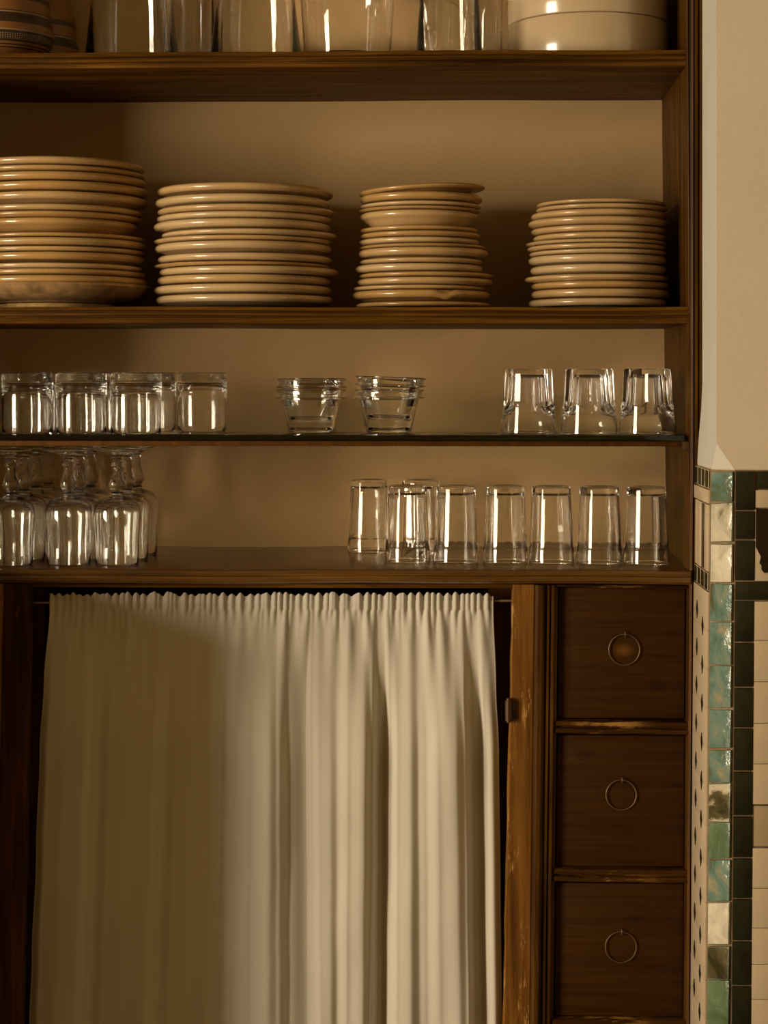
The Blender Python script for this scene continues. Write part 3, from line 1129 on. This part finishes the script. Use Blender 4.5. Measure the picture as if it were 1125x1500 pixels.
def tumbler_mesh(H, rb, rr, base_t, wall, kind):
    """upside-down tumbler: rim at z=0, its closed base at z=H"""
    bm = bmesh.new()
    if kind == 'plain':
        out = [(rr - wall * 0.5, 0), (rr, 0.0015), (rr - 0.0005, H * 0.15), (rr + (rb - rr) * 0.5, H * 0.5), (rb + 0.0003, H * 0.78), (rb + 0.0012, H - base_t - 0.002), (rb, H - base_t + 0.001), (rb - 0.0005, H - 0.003), (rb - 0.002, H - 0.0006), (rb - 0.004, H)]
    elif kind == 'flute':
        out = [(rr - wall * 0.5, 0), (rr, 0.0012), (rr - 0.0002, H * 0.10), (rr - 0.0006, H * 0.185), (rr - 0.0012, H * 0.20), (rr - 0.0013, H * 0.215)]
        for k in range(1, 9):
            t = k / 8
            out.append((rr - 0.0013 + (rb - rr + 0.0013) * t, H * 0.215 + (H * 0.93 - H * 0.215) * t))
        out += [(rb + 0.0002, H - 0.005), (rb - 0.0006, H - 0.0022), (rb - 0.002, H - 0.0005), (rb - 0.004, H)]
    else:
        rs = rr - 0.0042
        out = [(rr - wall * 0.5, 0), (rr, 0.0012)]
        for k in range(1, 6):
            out.append((rr + (rs - rr) * k / 6, H * 0.44 * k / 6))
        out = [p for p in out if p[1] < H * 0.40]
        for k in range(27):
            t = k / 26
            z = H * 0.40 + H * 0.14 * t
            out.append((rr + (rs - rr) * min(1, z / (H * 0.44)) + (rb - rs) * max(0, (z - H * 0.44) / (H * 0.515)) + 0.0008 * math.exp(-((t - 0.3) / 0.3) ** 2), z))
        for k in range(1, 8):
            z = H * 0.54 + (H * 0.955 - H * 0.54) * k / 7
            out.append((rs + (rb - rs) * (z - H * 0.44) / (H * 0.515), z))
        out += [(rb - 0.001, H * 0.985), (rb - 0.003, H)]
    inner_rb = rb - wall * (1.3 if kind != 'gib' else 2.6)
    zi = H - base_t
    top = [(rb * 0.5, H - 0.0006), (0, H - 0.0012)] if kind == 'plain' else [(rb - 0.007, H - 0.0004), (rb * 0.4, H - 0.0018), (0, H - 0.0022)]
    if kind == 'gib':
        inner_rb = rb * 0.60
    inn = [(0, zi - 0.001), (inner_rb * 0.6, zi - 0.0006), (inner_rb - 0.004, zi - 0.001), (inner_rb - 0.001, zi - 0.004), (inner_rb, zi - 0.010)]
    if kind == 'gib':
        zs_ = H * 0.46
        inn += [(inner_rb + 0.001, zi - 0.02), (inner_rb + 0.003, zs_ + 0.004), (inner_rb + 0.0055, zs_ - 0.002), (rs - 0.006, zs_ - 0.010), (rs - 0.0026, zs_ - 0.017), (rr - wall - 0.0005, H * 0.12), (rr - wall, 0.0016)]
    for k in range(1, 8) if kind != 'gib' else ():
        t = k / 7
        z = (zi - 0.010) * (1 - t) + 0.0016 * t
        r = inner_rb + (rr - wall - inner_rb) * t
        inn.append((r, z))
    md_ = None
    if kind == 'flute':
        md_out = facet(11, 0.45, H * 0.20, H, 0.0, 0.0)
    elif kind == 'gib':
        md_out = facet(10, 1.5, H * 0.41, H, 0.009, 0.0, 0.0018)
    else:
        md_out = None
    n_out = len(out)
    prof = out[::-1]                      # from the base edge down to the rim
    full = list(reversed(top)) + prof + list(reversed(inn))
    zmax_r = {}

    def mod(a, r, z):
        if md_out is None:
            return 1.0
        # only the outer wall is cut
        i = mod.i
        return md_out(a, r, z) if i in mod.outer else 1.0
    # lathe with knowledge of the row
    seg = 80 if kind != 'gib' else 100
    rings = []
    o0, o1 = len(top), len(top) + n_out
    for i, (r, z) in enumerate(full):
        if r < 1e-6:
            rings.append([bm.verts.new((0, 0, z))])
            continue
        ring = []
        for k in range(seg):
            a = 2 * PI * k / seg
            m_ = md_out(a, r, z) if (md_out and o0 <= i < o1) else 1.0
            ring.append(bm.verts.new((r * m_ * math.cos(a), r * m_ * math.sin(a), z)))
        rings.append(ring)
    for A, B in zip(rings, rings[1:]):
        for k in range(seg):
            k2 = (k + 1) % seg
            if len(A) == 1:
                bm.faces.new((A[0], B[k], B[k2]))
            elif len(B) == 1:
                bm.faces.new((A[k], A[k2], B[0]))
            else:
                bm.faces.new((A[k], A[k2], B[k2], B[k]))
    return bm


def place_copies(name, me_obj, spots, cat, group):
    for i, (loc, rz, label) in enumerate(spots):
        o = me_obj if i == 0 else me_obj.copy()
        if i:
            COL.objects.link(o)
        o.location = loc
        o.rotation_euler = (0, 0, rz)
        tag(o, label, cat, group)


def fit(xa, xb, Y):
    """centre and radius of a round thing standing at depth Y between two survey columns"""
    return X((xa + xb) / 2, Y), (X(xb, Y) - X(xa, Y)) / 2


GAP = 0.0003
# plain tumblers on the glass shelf, left
zg = ZG + GAP
H = Z(545.5, 0.06) - zg
o = finish('tumbler', tumbler_mesh(H, 0.0372, 0.0365, 0.0155, 0.0022, 'plain'), GLASS, None, smooth=45)
sp = []
for (xc_, Y, lab) in [(40, 0.060, 'plain upside-down tumbler at the left end of the glass shelf, front row'),
                      (119, 0.060, 'plain upside-down tumbler second from left in the glass shelf front row'),
                      (199, 0.058, 'plain upside-down tumbler third from left in the glass shelf front row'),
                      (222, 0.165, 'plain upside-down tumbler half hidden behind the third front tumbler'),
                      (296, 0.150, 'plain upside-down tumbler standing clear, right of the left tumbler group'),
                      (64, 0.165, 'plain upside-down tumbler behind the two leftmost front tumblers'),
                      (145, 0.165, 'plain upside-down tumbler behind the second and third front tumblers')]:
    sp.append(((X(xc_, Y), Y, zg), random.uniform(0, 6), lab))
place_copies('tumbler', o, sp, 'glass', 'plain tumblers on the glass shelf')

# cut tumblers on the glass shelf, right
H = Z(540, 0.06) - zg
o = finish('tumbler', tumbler_mesh(H, 0.0350, 0.0415, 0.008, 0.0022, 'gib'), GLASS, None, smooth=22)
sp = []
for (xc_, Y, rz, lab) in [(774.5, 0.085, 0.1, 'faceted upside-down tumbler, leftmost of three at the glass shelf right end'),
                          (863, 0.055, 0.33, 'faceted upside-down tumbler, middle of three at the glass shelf right end'),
                          (948, 0.055, 0.22, 'faceted upside-down tumbler on the glass shelf closest to the wooden jamb')]:
    sp.append(((X(xc_, Y), Y, zg), rz, lab))
place_copies('tumbler', o, sp, 'glass', 'faceted tumblers on the glass shelf')

# fluted tumblers on the counter
zc = Z3 + 0.0012
o = None
H = Z(711, 0.09) - zc
o = finish('tumbler', tumbler_mesh(H, 0.0288, 0.0333, 0.0085, 0.0022, 'flute'), GLASS, None, smooth=22)
sp = []
fl_ = [(541, 0.230, 'tall fluted tumbler at the left end of the counter row, set back'),
       (597, 0.090, 'second fluted tumbler from left in the counter row'),
       (668, 0.085, 'third fluted tumbler from left in the counter row'),
       (740, 0.085, 'fourth fluted tumbler from left, middle of the counter row'),
       (808, 0.080, 'third fluted tumbler from the right in the counter row'),
       (878, 0.075, 'second fluted tumbler from the right in the counter row'),
       (947, 0.070, 'fluted tumbler at the right end of the counter row, beside jamb'),
       (616, 0.225, 'fluted tumbler half hidden behind the second one in the counter row')]
for i, (xc_, Y, lab) in enumerate(fl_):
    sp.append(((X(xc_, Y), Y, zc), 0.2 + i * 0.13, lab))
place_copies('tumbler', o, sp, 'glass', 'fluted tumblers on the counter')

# stemmed goblets, upside down on the counter
yg = 0.060
zf_, zr_ = Z(657.5, yg), zc
Hg = min(zf_, ZG - TG - 0.0095) - zr_
out = [(0.0305, 0.0), (0.0312, 0.0012), (0.0314, 0.012), (0.0318, 0.028), (0.0330, 0.045), (0.0340, 0.058), (0.0340, 0.066), (0.0322, 0.0735), (0.0275, 0.0795), (0.0200, 0.0835), (0.0130, 0.0850), (0.0095, 0.0862),
       (0.0076, 0.0874), (0.0096, 0.0890), (0.0072, 0.0908), (0.0090, 0.0940), (0.0122, 0.0980), (0.0124, 0.1010), (0.0098, 0.1080), (0.0072, 0.1160), (0.0062, 0.1215), (0.0088, 0.1238), (0.0088, 0.1258), (0.0062, 0.1282), (0.0072, 0.1330), (0.0110, 0.1365), (0.0180, 0.1395), (0.0270, 0.1416), (0.0305, 0.1432)]
sc_ = (Hg - 0.0024) / 0.1432
out = [(r, z * sc_) for r, z in out]
prof = [(0, Hg - 0.0006), (0.015, Hg - 0.0003), (0.0295, Hg), (0.0307, Hg - 0.0008)] + out[::-1] + [(0.0298, 0.0004), (0.0294, 0.0016), (0.0299, 0.028 * sc_), (0.0311, 0.045 * sc_), (0.0321, 0.058 * sc_), (0.0319, 0.066 * sc_), (0.0300, 0.0725 * sc_), (0.0255, 0.0775 * sc_), (0.018, 0.0808 * sc_), (0.008, 0.0818 * sc_), (0, 0.082 * sc_)]
bm = bmesh.new()
lathe(bm, prof, 64)
o = finish('goblet', bm, GLASS, None, smooth=50)
sp = []
for (c0, n_, y0, who) in [(16, 4, 0.040, 'leftmost column'), (100.5, 3, 0.050, 'middle column'), (171.5, 3, 0.052, 'right-hand column')]:
    x0 = X(c0, y0)
    for k in range(n_):
        Y = y0 + k * 0.0745
        nm = ['front', 'second', 'third', 'fourth'][k]
        nm = 'rearmost' if k == n_ - 1 else nm
        lab = 'upside-down stemmed glass goblet, %s in the %s at the left of the counter' % (nm, who)
        sp.append(((x0 + (0.002 * k if k else 0), Y, zc), k, lab))
place_copies('goblet', o, sp, 'glass', 'goblets at the left of the counter')

# small glass ramekins, two stacks of two on the glass shelf
yr = 0.12
zb0 = Z(629.5, yr - 0.03) if False else zg
Hr = Z(570.5, yr - 0.05) - zb0


def ramekin(H, R, rb):
    bm = bmesh.new()
    w = 0.0028
    zf = H - 0.0135
    rc_ = R - 0.0085
    prof = [(0, 0.0012), (rb * 0.7, 0.001), (rb * 0.82, 0.0), (rb * 0.95, 0.0006), (rb, 0.004), (rc_ - 0.001, zf - 0.002), (R - 0.0018, zf - 0.0004), (R, zf + 0.0006), (R - 0.001, zf + 0.0020), (rc_ + 0.0042, zf + 0.0030),
            (rc_ + 0.0048, H - 0.0040), (R - 0.0012, H - 0.0032), (R - 0.0002, H - 0.0016), (R - 0.0016, H - 0.0002), (R - 0.004, H), (R - 0.0062, H - 0.0022), (rc_ + 0.001, zf + 0.001),
            (rb - w + 0.0005, 0.0085), (rb - w - 0.005, 0.0052), (0, 0.0045)]
    lathe(bm, prof, 96)
    return bm


o = finish('ramekin', ramekin(Hr, 0.0530, 0.0345), GLASS, None, smooth=40)
sp = []
for (xc_, who) in [(455.5, 'left stack'), (569.5, 'right stack')]:
    for k in range(2):
        lab = 'clear glass ramekin, %s of the %s of two at the glass shelf centre' % ('bottom' if k == 0 else 'top', who)
        dz = 0.0 if k == 0 else 0.0162
        sp.append(((X(xc_ + (0.5 if k else 0), yr), yr, zb0 + dz), 0.3 * k, lab))
place_copies('ramekin', o, sp, 'ramekin', 'stacked glass ramekins on the glass shelf')
for ob in [x for x in COL.objects if x.name.startswith('ramekin')]:
    if 'top of the right' in ob['label']:
        ob.rotation_euler = (0, 0.035, 0)
        ob.location.z += 0.0022

# ------------------------------------------------------------------ top shelf
zs1 = Z1 + 0.0012


def vase(name, xa, xb, Y, xa_t, xb_t, Hh, label, base_t=0.012, inverted=True):
    x0, rb = fit(xa, xb, Y)
    x1, rt_ = fit(xa_t, xb_t, Y)
    slope = (rt_ - rb) / (Z(0, Y) - zs1)
    rt2 = max(0.02, rb + slope * Hh)
    w_ = 0.002
    bm = bmesh.new()
    if inverted:
        prof = [(0, Hh), (rt2 - 0.004, Hh), (rt2, Hh - 0.004), (rb, 0.0012), (rb - w_ * 0.5, 0), (rb - w_, 0.0012), (rt2 - w_, Hh - base_t), (rt2 - w_ - 0.004, Hh - base_t - 0.0), (0, Hh - base_t)]
    else:
        prof = [(0, 0.001), (rb * 0.7, 0.0), (rb - 0.004, 0.0), (rb, 0.004), (rt2, Hh - 0.001), (rt2 - w_ / 2, Hh), (rt2 - w_, Hh - 0.001), (rb - w_, base_t + 0.004), (rb - w_ - 0.006, base_t), (0, base_t - 0.001)]
    lathe(bm, prof, 80)
    o_ = finish(name, bm, GLASS, None, loc=(x0, Y, zs1 + GAP), smooth=40)
    tag(o_, label, 'vase', 'large glass vases on the top shelf')
    return o_


vase('glass_vase', 125, 262, 0.095, 133, 252, 0.20, 'large flared glass vase on the top shelf right of the clay pots')
vase('glass_vase', 307, 443, 0.10, 318, 432, 0.20, 'large flared glass vase on the top shelf, second from the left')
vase('glass_vase', 446, 572, 0.15, 440, 578, 0.19, 'large glass vase on the top shelf, third from the left', inverted=False)
vase('glass_vase', 609, 707, 0.075, 613, 700, 0.20, 'narrower flared glass vase on the top shelf beside the white dishes')
vase('glass_vase', 246, 318, 0.24, 250, 312, 0.18, 'slim glass vase set back between the two leftmost glass vases')
vase('glass_vase', 632, 735, 0.235, 630, 737, 0.17, 'glass vase with thick base set back beside the white dishes', base_t=0.022, inverted=False)

# stacked white dishes
Yd = 0.150
xd, rd = fit(744, 978, Yd)


def dish(R, H, lip_=0.003):
    bm = bmesh.new()
    lathe(bm, [(0, 0.0), (R - 0.004, 0.0), (R - 0.0012, 0.0008), (R, 0.0035), (R + 0.0008, H * 0.6), (R + 0.0008, H - 0.003), (R, H - 0.0008), (R - 0.0015, H), (R - 0.006, H), (R - 0.007, H - 0.003), (R - 0.007, 0.02), (R * 0.9, 0.009), (0, 0.007)], 128)
    return bm


# they stand upside down, so the rim is below
Hd = Z(18, Yd - rd) - zs1
for k in range(2):
    o_ = finish('dish', dish(rd, Hd + (0.0 if k == 0 else 0.01)), WHITE_CER, None, smooth=40)
    hh = Hd if k == 0 else Hd + 0.01
    o_.rotation_euler = (PI, 0, 0)
    o_.location = (xd, Yd, zs1 + GAP + hh + (Hd + 0.0004) * k)
    tag(o_, '%s round white ceramic dish stacked upside down on the top shelf' % ('lower' if k == 0 else 'upper'), 'dish', 'white dishes on the top shelf')


def pot(xa, xb, Y, label, sq):
    x0, R = fit(xa, xb, Y)
    H = 0.15
    out = spline([(0.74 * R, 0.0), (0.80 * R, 0.006), (0.93 * R, 0.020), (0.99 * R, 0.034), (R, 0.042), (0.97 * R, 0.054), (0.94 * R, 0.060), (0.93 * R, 0.075), (0.90 * R, 0.095), (0.80 * R, 0.12), (0.74 * R, 0.145)], 4)
    prof = [(0, 0.001)] + out + [(0.72 * R, H), (0.69 * R, 0.146), (0.74 * R, 0.12), (0.88 * R, 0.07), (0.9 * R, 0.04), (0.7 * R, 0.008), (0, 0.007)]
    bm = bmesh.new()
    lathe(bm, prof, 96)
    o_ = finish('clay_pot', bm, POT_M, None, loc=(x0, Y, zs1 + GAP), smooth=50)
    o_.scale = (1, 1, sq)
    tag(o_, label, 'pot', 'painted clay pots on the top shelf')


pot(-80, 78, 0.095, 'terracotta pot with dark dotted bands, nearest the left picture edge', 1.0)
pot(5, 115, 0.245, 'banded terracotta pot set back behind the front clay pot', 0.95)
